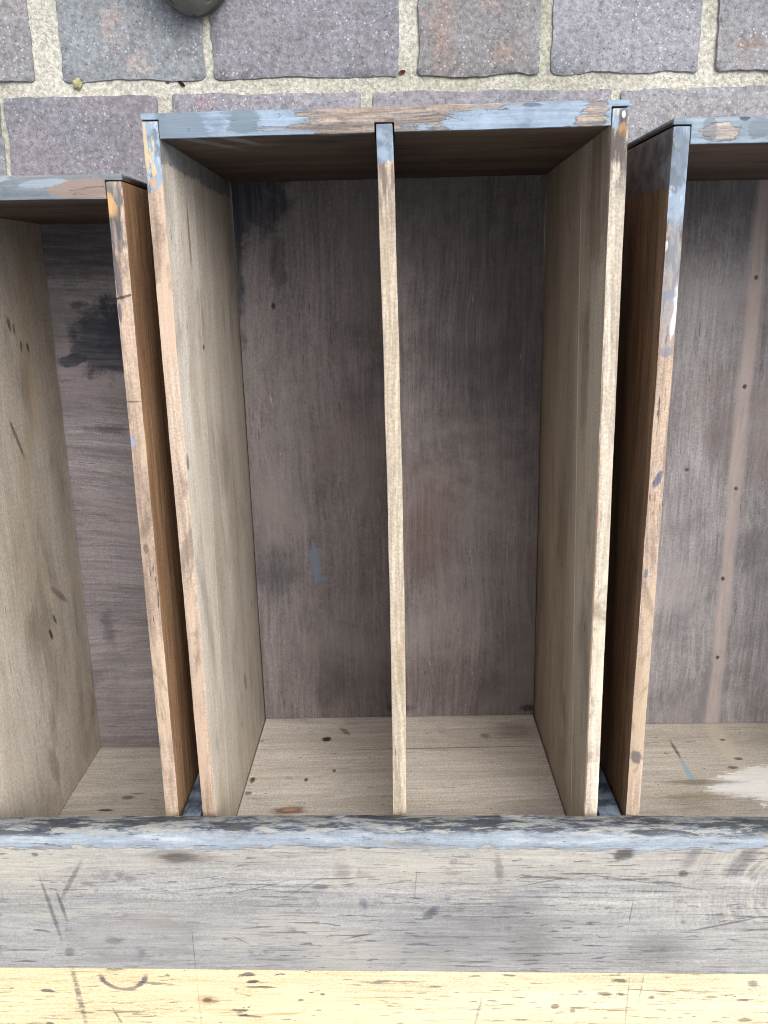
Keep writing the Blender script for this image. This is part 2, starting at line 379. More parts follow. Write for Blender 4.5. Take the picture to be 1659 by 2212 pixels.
    for p, q, w, op in (((-0.260, -0.034), (-0.250, -0.088), 0.0030, 0.6), ((-0.249, -0.045), (-0.244, -0.071), 0.0028, 0.65), ((-0.246, -0.052), (-0.228, -0.020), 0.0035, 0.5),
                        ((-0.115, -0.047), (-0.075, -0.036), 0.001, 0.6), ((-0.08, -0.052), (-0.045, -0.03), 0.0008, 0.5), ((-0.06, -0.035), (-0.02, -0.0335), 0.0011, 0.7),
                        ((-0.16, -0.045), (-0.11, -0.040), 0.0008, 0.55), ((-0.01, -0.04), (0.01, -0.037), 0.001, 0.5), ((-0.15, -0.08), (-0.1495, -0.116), 0.0007, 0.6),
                        ((0.225, -0.08), (0.275, -0.068), 0.0016, 0.7), ((0.10, -0.04), (0.128, -0.034), 0.0013, 0.6), ((0.18, -0.052), (0.178, -0.075), 0.0009, 0.6),
                        ((-0.035, -0.088), (-0.012, -0.082), 0.001, 0.7), ((-0.12, -0.085), (-0.105, -0.094), 0.001, 0.5), ((0.14, -0.03), (0.23, -0.044), 0.0009, 0.6),
                        ((0.19, -0.037), (0.216, -0.039), 0.002, 0.7), ((0.02, -0.026), (0.018, -0.05), 0.0009, 0.45)):
        c = g.mix(c, lin(62, 58, 64), g.mul(g.line(xy, p, q, w), op))
    # blue paint left on the rounded front edge
    edge = g.noise(g.scaled(16, 30, 30, 40), 1.0, 5.0, 0.65)
    lim = g.mad(edge, 0.024, -0.0205)
    fibe = g.noise(g.scaled(60, 500, 400, 42), 1.0, 3.0, 0.6)
    pm = g.ramp(g.add(g.sub(g.y, lim), g.mad(fibe, 0.012, -0.006)), -0.0007, 0.0009)
    pc = g.cramp(g.noise(g.scaled(22, 190, 150, 44), 1.0, 6.0, 0.75), [(0.36, lin(116, 124, 133)), (0.45, lin(138, 149, 160)), (0.55, lin(152, 163, 174)), (0.66, lin(180, 187, 192))])
    pc = g.mix(pc, lin(150, 142, 132), g.mul(g.ramp(g.noise(g.scaled(24, 120, 90, 46), 1.0, 5.0, 0.7), 0.56, 0.66), 0.6))
    pc = g.mix(pc, CREAM, g.mul(g.ramp(g.noise(g.scaled(26, 30, 30, 47), 1.0, 6.0, 0.7), 0.66, 0.7), 0.5))
    pc = g.shade(pc, g.noise(g.scaled(500, 300, 300, 48), 1.0, 2.0), 0.82, 1.16)
    chip = g.ramp(g.noise(g.scaled(38, 330, 260, 49), 1.0, 5.0, 0.75), 0.60, 0.63)
    pc = g.mix(pc, lin(74, 76, 84), g.mul(chip, 0.75))
    c = g.mix(c, pc, g.mul(pm, 0.93))
    # dark, worn under-edge: navy blotches with scraped cream wood between
    nv = g.noise(g.scaled(17, 120, 110, 50), 1.0, 6.0, 0.72)
    nvf = g.noise(g.scaled(55, 260, 220, 55), 1.0, 5.0, 0.75)
    face = g.ramp(g.sub(g.sub(TZ - 0.0032, g.z), g.mad(edge, 0.010, -0.005)), -0.0016, 0.0014)
    fc = g.cramp(nvf, [(0.38, lin(70, 74, 84)), (0.47, lin(122, 130, 140)), (0.56, lin(170, 166, 154)), (0.64, lin(140, 148, 156))])
    fc = g.mix(fc, lin(50, 52, 60), g.mul(g.ramp(nv, 0.51, 0.55), 0.85))
    c = g.mix(c, fc, g.mul(face, 0.95))
    return g.finish(c, g.add(h, g.mul(pm, 1.2)), 0.0007, 0.7)

def yellow_mat():
    g = G('yellow_plank_wood', 0.6, 0.35)
    xy = g.vec(g.x, g.y)
    c, h = grain(g, 'x', 12, lin(212, 190, 152), lin(226, 207, 170), lin(235, 220, 186), 0.5, 0.4, 0.9, lin(120, 104, 84))
    c = grime(g, c, 15, lin(238, 224, 188), 7, 0.45, 0.7, 0.6, (0.5, 1.5, 1))
    c = g.mix(c, lin(222, 194, 146), g.mul(g.ramp(g.add(g.x, g.mad(g.noise(g.scaled(5, 16, 1, 59), 1.0, 4.0), 0.3, -0.15)), 0.10, -0.16), 0.3))
    for sd, al, ac, lo, hi, colr, op in ((83, 30, 330, 0.58, 0.63, lin(120, 108, 92), 0.75), (87, 10, 420, 0.61, 0.66, lin(176, 148, 106), 0.6), (89, 55, 230, 0.615, 0.64, lin(66, 66, 78), 0.85)):
        da = g.ramp(g.noise(g.scaled(al, ac, 1, sd, -0.03), 1.0, 4.0, 0.65), lo, hi)
        da = g.mul(da, g.ramp(g.noise(g.scaled(10, 26, 1, sd + 1), 1.0, 4.0, 0.6), 0.42, 0.58))
        c = g.mix(c, colr, g.mul(da, op))
    fl = g.ramp(g.noise(g.scaled(36, 210, 1, 63), 1.0, 3.0, 0.6), 0.655, 0.69)
    fl = g.mul(fl, g.ramp(g.noise(g.scaled(9, 24, 1, 66), 1.0, 3.0), 0.46, 0.6))
    c = g.mix(c, lin(104, 100, 102), g.mul(fl, 0.75))
    ck = g.ramp(g.noise(g.scaled(5, 220, 1, 27), 1.0, 3.0, 0.6, 0.8), 0.68, 0.71)
    c = g.mix(c, lin(170, 138, 92), g.mul(ck, 0.55))
    for (p, rx, ry, ro, colr, op, soft, amp) in (
        ((-0.1425, -0.145), 0.0046, 0.0028, 0, lin(70, 54, 42), 0.9, 0.3, 0.3), ((-0.1425, -0.145), 0.009, 0.006, 0, lin(176, 144, 100), 0.5, 0.6, 0.3),
        ((-0.110, -0.1205), 0.008, 0.0022, 0.15, lin(66, 68, 88), 0.9, 0.3, 1.0), ((-0.106, -0.1275), 0.006, 0.0018, 0.1, lin(62, 64, 86), 0.85, 0.3, 0.9),
        ((-0.102, -0.1325), 0.012, 0.0014, 0.0, lin(80, 78, 88), 0.8, 0.3, 0.9), ((-0.118, -0.1545), 0.010, 0.0014, 0.0, lin(90, 86, 88), 0.8, 0.3, 0.9),
        ((-0.110, -0.160), 0.012, 0.0016, -0.1, lin(76, 72, 80), 0.8, 0.3, 0.9), ((-0.266, -0.1362), 0.007, 0.0022, -0.1, lin(80, 84, 92), 0.85, 0.3, 0.5),
        ((-0.268, -0.168), 0.004, 0.0025, -0.1, lin(74, 78, 88), 0.8, 0.3, 0.6), ((-0.053, -0.139), 0.0024, 0.0017, 0, lin(72, 80, 104), 0.9, 0.4, 0.4),
        ((-0.070, -0.1445), 0.003, 0.0013, 0, lin(72, 80, 104), 0.8, 0.4, 0.4), ((0.164, -0.138), 0.0065, 0.0027, -0.1, lin(86, 82, 84), 0.85, 0.4, 0.6),
        ((0.175, -0.126), 0.008, 0.002, -0.1, lin(78, 70, 66), 0.8, 0.4, 0.7), ((0.276, -0.128), 0.004, 0.005, 0.6, lin(120, 124, 136), 0.7, 0.4, 0.7),
        ((0.126, -0.150), 0.004, 0.003, 0, lin(100, 88, 84), 0.8, 0.4, 0.7), ((0.273, -0.162), 0.007, 0.0022, 0, lin(96, 90, 88), 0.8, 0.4, 0.7),
        ((0.140, -0.154), 0.0025, 0.003, 0, lin(150, 132, 108), 0.7, 0.4, 0.7), ((0.145, -0.136), 0.003, 0.002, 0, lin(110, 106, 116), 0.7, 0.4, 0.7),
        ((0.20, -0.141), 0.003, 0.0022, 0, lin(120, 108, 96), 0.8, 0.4, 0.7), ((0.27, -0.1435), 0.006, 0.0013, 0, lin(104, 92, 84), 0.8, 0.4, 0.7),
        ((0.245, -0.141), 0.005, 0.0018, 0, lin(130, 116, 96), 0.7, 0.4, 0.7), ((-0.006, -0.127), 0.008, 0.0018, 0.1, lin(140, 142, 140), 0.6, 0.4, 0.7),
        ((0.09, -0.121), 0.006, 0.0012, -0.1, lin(90, 86, 92), 0.75, 0.4, 0.7)):
        c = g.mix(c, tuple(q * 0.6 for q in colr[:3]) + (1,), g.mul(g.blob(xy, p[0], p[1], rx * 0.8, ry * 0.75, ro, soft, amp, 230), op))
    # ink arc left by the rim of a tin, and the wheel mark on the left
    a = g.blob(xy, -0.2060, -0.1215, 0.0190, 0.0150, 0, 0.05, 0.12, 160); b = g.blob(xy, -0.2060, -0.1185, 0.0160, 0.0150, 0, 0.05, 0.12, 160)
    arc = g.mul(g.sub(a, g.mul(a, b)), g.ramp(g.y, -0.1195, -0.1250))
    c = g.mix(c, lin(62, 66, 86), g.mul(arc, 0.85))
    for p, q, w, op in (((-0.2445, -0.118), (-0.239, -0.172), 0.0045, 0.75), ((-0.217, -0.153), (-0.209, -0.172), 0.002, 0.7), ((-0.1495, -0.116), (-0.1485, -0.175), 0.0007, 0.4),
                        ((0.185, -0.134), (0.225, -0.1365), 0.0011, 0.8), ((0.193, -0.118), (0.190, -0.146), 0.0008, 0.5), ((0.070, -0.142), (0.064, -0.172), 0.0022, 0.45), ((0.182, -0.120), (0.181, -0.17), 0.0012, 0.45)):
        c = g.mix(c, lin(78, 80, 88), g.mul(g.mul(g.line(xy, p, q, w, 0.4, 0.9), g.ramp(g.noise(g.scaled(20, 330, 1, 71), 1.0, 2.0), 0.3, 0.5)), op))
    return g.finish(c, h, 0.0007, 0.6)

def blue_mat(seed, wear=0.5):
    g = G('worn_blue_paint', 0.6, 0.35)
    n = g.noise(g.scaled(60, 60, 40, seed), 1.0, 6.0, 0.7)
    c = g.cramp(n, [(0.36, lin(60, 66, 80)), (0.48, lin(112, 126, 142)), (0.6, lin(150, 166, 182))])
    c = grime(g, c, seed + 4, lin(48, 50, 60), 45, 0.5, 0.62, 0.8)
    return g.finish(c, n, 0.0006, 0.6)

plain_g = G('aged_carcass_wood', 0.7, 0.3)
pc_, ph_ = grain(plain_g, 'x', 31, lin(86, 64, 46), lin(112, 86, 62), lin(134, 106, 78))
carcass = plain_g.finish(pc_, ph_)

def top_plank():
    """front plank of the top: rounded front arris, seen end profile pulled along x"""
    yb = -0.1150; yf = 0.0052; z0 = 0.0085; r = 0.0115
    prof = [(yb, z0), (yf - 0.0015, z0), (yf, z0 + 0.002)]
    for j in range(9): a = R(90 * j / 8); prof.append((yf - r + r * math.cos(a), TZ - r * 0.85 + r * 0.85 * math.sin(a)))
    prof += [(yb + 0.0006, TZ), (yb, TZ - 0.0006)]
    bm = bmesh.new(); n = 170; x0, x1 = -0.50, 0.515
    rows = []
    for i in range(n + 1):
        x = x0 + (x1 - x0) * i / n; row = []
        for (y, z) in prof:
            q = Vector((x * 30, y * 30, z * 60)); d = noise.noise_vector(q) * 0.0007 + noise.noise_vector(q * 4) * 0.0003
            k = 1.0 if y > -0.05 else 0.25
            sl = (-0.0048 * (x + 0.3) / 0.6) if y < -0.05 else 0.0
            sag = -0.0018 * abs(x / 0.3) ** 1.5 if y > -0.03 else 0
            row.append(bm.verts.new((x, y + d.y * k + sl + sag, z + d.z * k * 0.7)))
        rows.append(row)
    m = len(prof)
    for a, b in zip(rows, rows[1:]):
        for i in range(m): bm.faces.new((a[i], b[i], b[(i + 1) % m], a[(i + 1) % m]))
    bm.faces.new(rows[0]); bm.faces.new(list(reversed(rows[-1])))
    bmesh.ops.recalc_face_normals(bm, faces=bm.faces)
    me = bpy.data.meshes.new('top_plank'); bm.to_mesh(me); bm.free(); smooth(me, 40)
    return me
o = link('top_plank', top_plank(), top_mat(), chest, CL); o['label'] = 'grey sanded front plank with a blue painted round edge'
yp = [(-0.50, -0.30), (0.515, -0.30), (0.515, -0.1220), (-0.50, -0.1138)]
o = link('top_plank', board(yp, 0.0085, TZ - 0.0002, 0.0005, 1, 'x', 0.02, 0.0002, 5), yellow_mat(), chest, CL); o['label'] = 'bare yellow plank behind the grey one'
o = link('top_plank', board(rect(-0.50, 0.515, -0.56, -0.3008), 0.0085, TZ - 0.0003, 0.0008, 1, 'x', 0.03, 0.0002, 6), o.data.materials[0], chest, CL)
for x0, x1, sd in ((-0.1590, -0.1446, 3), (0.1590, 0.1752, 8)):
    link('upright', board(rect(x0, x1, -0.06, 0.0), -0.262, 0.0080, 0.001, 2, 'z', 0.01, 0.0004, sd), blue_mat(sd), chest, CL)
for x0, x1, sd in ((-0.495, -0.4655, 4), (0.4820, 0.510, 6)):
    link('side_panel', board(rect(x0, x1, -0.55, 0.0), GZ + 0.001, 0.0080, 0.001, 2, 'y', 0.04, 0.0003, sd), blue_mat(sd + 20), chest, CL)
link('bottom_rail', board(rect(-0.465, 0.4815, -0.03, -0.001), -0.34, -0.263, 0.001, 2, 'x', 0.03, 0.0003, 9), blue_mat(40), chest, CL)
link('plinth', board(rect(-0.465, 0.4815, -0.06, -0.035), GZ + 0.001, -0.341, 0.001, 2, 'x', 0.05, 0.0003, 11), blue_mat(43), chest, CL)
link('bottom_panel', board(rect(-0.465, 0.4815, -0.545, -0.0305), -0.275, -0.263, 0, 1, 'x', 0.1, 0, 12), carcass, chest, CL)
link('back_panel', board(rect(-0.465, 0.4815, -0.56, -0.5455), -0.34, 0.0080, 0, 1, 'x', 0.1, 0, 13), carcass, chest, CL)
for x0, x1 in ((-0.158, -0.146), (0.161, 0.173)):
    link('partition', board(rect(x0, x1, -0.545, -0.0605), -0.2625, 0.0080, 0, 1, 'y', 0.1, 0, 14), carcass, chest, CL)

# ------------------------------------------------------------------ drawers
H, T, TF, D, L = 0.15, 0.01051, 0.01463, 0.2318, 0.52342
LIP = 0.0036; FLOOR_T = 0.005; BOT = -D - 0.012; BACK = -TF - L

def side_mat(seed, inner, top, top2, inside, outside, paint=0.045, paint_col=BLUE, tops=(), faces=(), seam=True, dark_front=0.0, cream=0.0, outs=()):
    """drawer side: inner = +1 when its inside face looks to +x. top/inside/outside: (dark, mid, light) wood"""
    def runover(g, c):
        """blue brushed round the front end of the side"""
        if not paint: return c
        e = g.noise(g.scaled(60, 60, 60, seed + 20), 1.0, 4.0, 0.7)
        pf = g.ramp(g.add(g.y, g.mad(e, 0.016, -0.008)), -paint * 0.62 - 0.001, -paint * 0.62 + 0.002)
        return g.mix(c, g.mix(SLATE, lin(74, 80, 90), g.ramp(e, 0.4, 0.6)), g.mul(pf, 0.68))
    # inside face
    g = G('drawer_side_inside', 0.62, 0.3)
    yz = g.vec(g.y, g.z)
    c, h = grain(g, 'y', seed, *inside, 0.3, 0.22, 0.5)
    c = grime(g, c, seed + 2, tuple(q * 0.5 for q in inside[0][:3]) + (1,), 20, 0.5, 0.70, 0.55, (1, 0.5, 1.3))
    c = grime(g, c, seed + 4, inside[2], 15, 0.5, 0.7, 0.4, (1, 0.6, 1.3))
    sp = g.ramp(g.noise(g.scaled(90, 30, 130, seed + 5), 1.0, 4.0, 0.7), 0.655, 0.71)
    c = g.mix(c, lin(62, 52, 42), g.mul(sp, 0.75))
    if seam:
        sl = g.mad(g.y, -0.085, -0.0885)
        dd = g.ma('ABSOLUTE', g.sub(g.z, sl))
        c = g.mix(c, lin(214, 206, 188), g.mul(g.ramp(dd, 0.0021, 0.0006), g.ramp(g.noise(g.scaled(1, 16, 1, seed), 1.0, 3.0), 0.35, 0.55)))
        c = g.shade(c, g.ramp(g.sub(g.z, sl), -0.0005, 0.0005), 0.90, 1.05)
    for (p, rx, ry, ro, colr, op) in faces:
        c = g.mix(c, colr, g.mul(g.blob(yz, p[0], p[1], rx, ry, ro, 0.35, 0.6, 160), op))
    m_in = g.finish(runover(g, c), h, 0.0006, 0.6)
    # outside face
    g = G('drawer_side_outside', 0.62, 0.3)
    c, h = grain(g, 'y', seed + 9, *outside, 0.7, 0.8, 0.5)
    for (p, rx, ry, ro, colr, op) in outs:
        c = g.mix(c, colr, g.mul(g.blob(g.vec(g.y, g.z), p[0], p[1], rx, ry, ro, 0.2, 0.3, 260), op))
    m_out = g.finish(runover(g, c), h, 0.0006, 0.6)
    # the worn top edge
    g = G('drawer_side_top', 0.62, 0.3)
    xy = g.vec(g.x, g.y)
    ct, h3 = grain(g, 'y', seed + 15, *top, 0.5, 0.65, 0.9, lin(84, 70, 60))
    ct = g.mix(ct, top2, g.mul(g.ramp(g.noise(g.scaled(40, 7, 1, seed + 31), 1.0, 4.0, 0.6), 0.5, 0.68), 0.75))
    ct = grime(g, ct, seed + 33, lin(110, 96, 84), 42, 0.56, 0.68, 0.6, (1, 0.45, 1))
    if cream: ct = g.mix(ct, lin(226, 204, 164), g.mul(g.ramp(g.add(g.y, g.mad(g.noise(g.scaled(200, 60, 1, 3), 1.0, 3.0), .02, -.01)), -0.455, -0.462), cream))
    wear = g.noise(g.scaled(130, 45, 130, seed + 25), 1.0, 5.0, 0.7)
    if dark_front:
        dm = g.ramp(g.add(g.y, g.mad(wear, 0.05, -0.025)), -dark_front - 0.02, -dark_front + 0.015)
        ct = g.mix(ct, lin(84, 76, 76), g.mul(g.mul(dm, g.ramp(g.noise(g.scaled(260, 60, 1, seed + 27), 1.0, 4.0, 0.6), 0.40, 0.56)), 0.9))
    if paint:
        pt = g.ramp(g.add(g.y, g.mad(wear, 0.03, -0.015)), -paint - 0.001, -paint + 0.001)
        pc = g.mix(paint_col, SLATE, g.ramp(g.noise(g.scaled(90, 60, 1, seed + 28), 1.0, 4.0, 0.6), 0.46, 0.58))
        pc = g.mix(pc, lin(190, 202, 212), g.mul(g.ramp(g.noise(g.scaled(300, 90, 1, seed + 29), 1.0, 3.0, 0.7), 0.56, 0.66), 0.6))
        pc = g.mix(pc, CREAM, g.mul(g.ramp(wear, 0.60, 0.64), 0.8))
        ct = g.mix(ct, pc, pt)
    for (p, rx, ry, ro, colr, op) in tops:
        ct = g.mix(ct, colr, g.mul(g.blob(xy, p[0], p[1], rx, ry, ro, 0.25, 0.6, 260), op))
    m_top = g.finish(ct, h3, 0.0006, 0.6)
    def pick(n):
        if n.z > 0.35: return 0
        return 1 if n.x * inner > 0 else 2
    return [m_top, m_in, m_out], pick

def floor_mat(seed, axis, dark, mid, light, marks=(), rot=0.0, strip=False, haze=lin(138, 131, 128), scratch=True):
    g = G('plywood_floor', 0.6, 0.3)
    xy = g.vec(g.x, g.y)
    c, h = grain(g, axis, seed, dark, mid, light, 0.2, 0.58, 0.6, None, rot, 0.012)
    g.grain_axis = None
    a, b = (9, 170) if axis == 'y' else (170, 9)
    c = g.mix(c, haze, g.mul(g.ramp(g.noise(g.scaled(b if axis == 'x' else 200, b if axis == 'y' else 8, 1, seed + 41, rot), 1.0, 4.0, 0.65), 0.52, 0.72), 0.5))
    c = grime(g, c, seed + 2, tuple(q * 0.45 for q in dark[:3]) + (1,), 9, 0.48, 0.72, 0.55)
    c = grime(g, c, seed + 6, haze, 8, 0.44, 0.68, 0.6)
    c = grime(g, c, seed + 7, lin(118, 98, 92), 8, 0.54, 0.72, 0.40)
    if scratch:
        s1 = g.ramp(g.noise(g.scaled(330, 62, 1, seed + 51, 0.30), 1.0, 3.0, 0.6), 0.70, 0.73)
        s1 = g.mul(s1, g.ramp(g.noise(g.scaled(12, 9, 1, seed + 53), 1.0, 3.0), 0.42, 0.62))
        c = g.mix(c, lin(190, 180, 170), g.mul(s1, 0.7))
    for (p, rx, ry, ro, colr, op, soft, amp) in marks:
        c = g.mix(c, colr, g.mul(g.blob(xy, p[0], p[1], rx, ry, ro, soft, amp, 70), op))
    if strip:
        w = g.add(g.x, g.mad(g.noise(g.scaled(50, 14, 1, 77), 1.0, 4.0, 0.6), 0.008, -0.0062))
        sm = g.ramp(g.ma('ABSOLUTE', w), 0.0092, 0.0035)
        c = g.mix(c, lin(184, 168, 161), g.mul(g.mul(sm, g.ramp(g.tex, 0.62, 0.40, 0.45, 1.0)), 0.75))
        for p in ((0.0024, -0.0963), (0.0016, -0.1925), (0.003, -0.2889), (-0.001, -0.3798), (0.0011, -0.4639)):
            c = g.mix(c, lin(30, 24, 22), g.mul(g.blob(xy, p[0], p[1], 0.0017, 0.0021, 0, 0.4, 0.5, 260), 0.95))
    return g.finish(c, h, 0.0005, 0.5)

def back_mat(seed, dark, mid, light, marks=()):
    g = G('drawer_back_wood', 0.62, 0.3)
    xz = g.vec(g.x, g.z)
    c, h = grain(g, 'x', seed, dark, mid, light, 0.2, 0.32, 0.5)
    c = grime(g, c, seed + 3, tuple(q * 0.55 for q in dark[:3]) + (1,), 18, 0.52, 0.74, 0.5, (0.6, 1, 1.4))
    sp = g.ramp(g.noise(g.scaled(60, 60, 190, seed + 5), 1.0, 4.0, 0.7), 0.655, 0.70)
    c = g.mix(c, lin(72, 60, 50), g.mul(sp, 0.7))
    for (p, rx, ry, ro, colr, op, soft, amp) in marks:
        c = g.mix(c, colr, g.mul(g.blob(xz, p[0], p[1], rx, ry, ro, soft, amp, 170), op))
    return g.finish(c, h, 0.0006, 0.5)

def front_mat(seed, paint, bare, marks=(), bare_at=()):
    """drawer front: painted outside and along the top, bare wood inside with its shade painted in dark"""
    g = G('drawer_front_wood', 0.6, 0.32)
    xy = g.vec(g.x, g.y); xz = g.vec(g.x, g.z)
    ci, h = grain(g, 'x', seed, lin(62, 50, 42), lin(86, 70, 58), lin(108, 90, 75), 1.0, 0.8, 0.6)  # inner face coloured dark to stand in for shade behind the front
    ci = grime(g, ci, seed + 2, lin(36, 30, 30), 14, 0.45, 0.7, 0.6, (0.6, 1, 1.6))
    for (p, rx, ry, ro, colr, op) in marks:
        ci = g.mix(ci, colr, g.mul(g.blob(xz, p[0], p[1], rx, ry, ro, 0.2, 0.25, 90), op))
    n = g.noise(g.scaled(40, 60, 60, seed + 5), 1.0, 6.0, 0.68)
    cp = g.cramp(n, [(0.36, tuple(q * 0.72 for q in paint[:3]) + (1,)), (0.5, paint), (0.66, tuple(min(q * 1.22, .85) for q in paint[:3]) + (1,))])
    fb = g.noise(g.scaled(14, 420, 300, seed + 8), 1.0, 4.0, 0.65)
    cp = g.shade(cp, g.ramp(fb, 0.3, 0.7), 0.84, 1.14)
    cw, h2 = grain(g, 'x', seed + 12, lin(140, 126, 114), lin(162, 147, 133), lin(180, 165, 151), 1.0, 1.3, 1.0, lin(76, 66, 60))
    pth = g.add(1.0, 0.0)
    for (p, rx, ry, ro, op) in bare_at:
        m = g.blob(g.vec(g.x, g.mad(fb, 0.006, g.sub(g.y, 0.003))), p[0], p[1], rx, ry, ro, 0.05, 0.9, 150)
        cp = g.mix(cp, cw, g.mul(m, op)); pth = g.mul(pth, g.sub(1.0, m))
    for (p, rx, ry, ro, colr, op) in bare:
        cp = g.mix(cp, colr, g.mul(g.blob(xy, p[0], p[1], rx, ry, ro, 0.10, 0.6, 110), op))
    chip = g.noise(g.scaled(90, 200, 200, seed + 14), 1.0, 5.0, 0.7)
    cp = g.mix(cp, lin(70, 74, 84), g.mul(g.ramp(chip, 0.62, 0.68), 0.6))
    lip = g.ramp(g.add(g.z, g.mad(chip, 0.004, -0.002)), -0.0030, -0.0010)
    out = g.ramp(g.y, -0.0030, -0.0010)
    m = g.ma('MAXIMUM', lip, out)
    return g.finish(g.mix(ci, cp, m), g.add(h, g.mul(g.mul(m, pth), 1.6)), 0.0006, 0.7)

def divider_mat(seed, top, paint=0.022):
    g = G('divider_wood', 0.65, 0.28)
    c, h = grain(g, 'y', seed, *top, 0.4, 0.6, 0.8, lin(96, 80, 66))
    w = g.noise(g.scaled(160, 60, 100, seed + 3), 1.0, 5.0, 0.7)
    dm = g.ramp(g.add(g.y, g.mad(w, 0.05, -0.025)), -0.085, -0.045)
    c = g.mix(c, lin(96, 80, 78), g.mul(g.mul(dm, g.ramp(g.noise(g.scaled(300, 40, 1, 5), 1.0, 4.0), 0.36, 0.55)), 0.75))
    c = g.mix(c, lin(150, 130, 104), g.mul(g.ramp(g.noise(g.scaled(40, 9, 40, seed + 8), 1.0, 4.0), 0.54, 0.7), 0.6))
    if paint:
        pm = g.ramp(g.add(g.y, g.mad(w, 0.008, -0.004)), -paint - 0.011, -paint - 0.009)
        pc = g.mix(BLUE, SLATE, g.ramp(g.noise(g.scaled(80, 70, 80, seed + 5), 1.0, 4.0), 0.42, 0.58))
        c = g.mix(c, pc, pm)
    return g.finish(c, h, 0.0006, 0.6)

def drawer(label, loc, yaw, pitch, mats, div_x=None, div_bow=0.0, seed=0):
    rot = Euler((pitch, 0, yaw))
    off = Vector((0, -0.27, BOT))
    base = Vector(loc) + rot.to_matrix() @ off
    d = thing('drawer', label, 'drawer', base, rot, 'drawers pulled out of the chest')
    P = -off
    # front: full-width lip outside, inner block between the sides, slot for the divider
    a = H - T - 0.0004
    out = [(-H, 0), (-H, -LIP), (-a, -LIP), (-a, -TF)]
    if div_x is not None:
        out += [(div_x - T / 2 - 0.0008, -TF), (div_x - T / 2 - 0.0008, -0.0088), (div_x + T / 2 + 0.0008, -0.0088), (div_x + T / 2 + 0.0008, -TF)]
    out += [(a, -TF), (a, -LIP), (H, -LIP), (H, 0)]
    link('front_panel', board(out, BOT, 0.0, 0.0006, 2, 'x', 0.008, 0.0004, seed + 1), mats['front'], d, P)
    yb = BACK - 0.012
    link('side_panel', board(rect(-H, -H + T, yb, -LIP - 0.0009), BOT, 0.0, 0.0013, 2, 'y', 0.005, 0.00032, seed + 2), mats['left'], d, P)
    link('side_panel', board(rect(H - T, H, yb, -LIP - 0.0009), BOT, 0.0, 0.0013, 2, 'y', 0.005, 0.00032, seed + 3), mats['right'], d, P)
    link('back_panel', board(rect(-H + T + 0.0007, H - T - 0.0007, yb, BACK), BOT, -0.004, 0.0006, 1, 'x', 0.02, 0.0003, seed + 4), mats['back'], d, P)
    a = H - T - 0.0009
    bo = [(-a, BACK + 0.0008), (a, BACK + 0.0008), (a, -TF - 0.0002)]
    if div_x is not None: bo += [(div_x + T / 2 + 0.0006, -TF - 0.0002), (div_x + T / 2 + 0.0006, -0.0089), (div_x - T / 2 - 0.0006, -0.0089), (div_x - T / 2 - 0.0006, -TF - 0.0002)]
    bo += [(-a, -TF - 0.0002)]
    link('bottom_panel', board(bo, -D - FLOOR_T, -D, 0, 1, 'y', 0.05, 0.0003, seed + 5), mats['floor'], d, P)
    if div_x is not None:
        link('divider', board(rect(div_x - T / 2, div_x + T / 2, BACK + 0.0004, -0.0096), -D + 0.0004, 0.0, 0.0011, 2, 'y', 0.008, 0.0004, seed + 6, div_bow), mats['divider'], d, P)
    return d

INSIDE_LIT = (lin(186, 175, 160), lin(202, 192, 178), lin(215, 206, 194))  # lighter copy for walls facing +x, side light put into the colour
INSIDE_SHADED = (lin(150, 138, 123), lin(170, 158, 142), lin(187, 176, 160))  # darker copy for walls facing -x, their shade put into the colour
OUTER = (lin(116, 88, 64), lin(140, 108, 80), lin(160, 128, 98))
OUT_D = (lin(92, 72, 55), lin(118, 93, 71), lin(140, 113, 88))
PINK = (lin(156, 135, 118), lin(178, 156, 137), lin(196, 176, 157))
PALE = (lin(170, 157, 139), lin(194, 182, 164), lin(214, 204, 188))
TAN = (lin(166, 152, 133), lin(184, 170, 150), lin(200, 187, 167))
BACKW = (lin(200, 190, 178), lin(217, 208, 197), lin(229, 221, 211))
PLY = (lin(105, 98, 98), lin(120, 112, 111), lin(135, 126, 124))

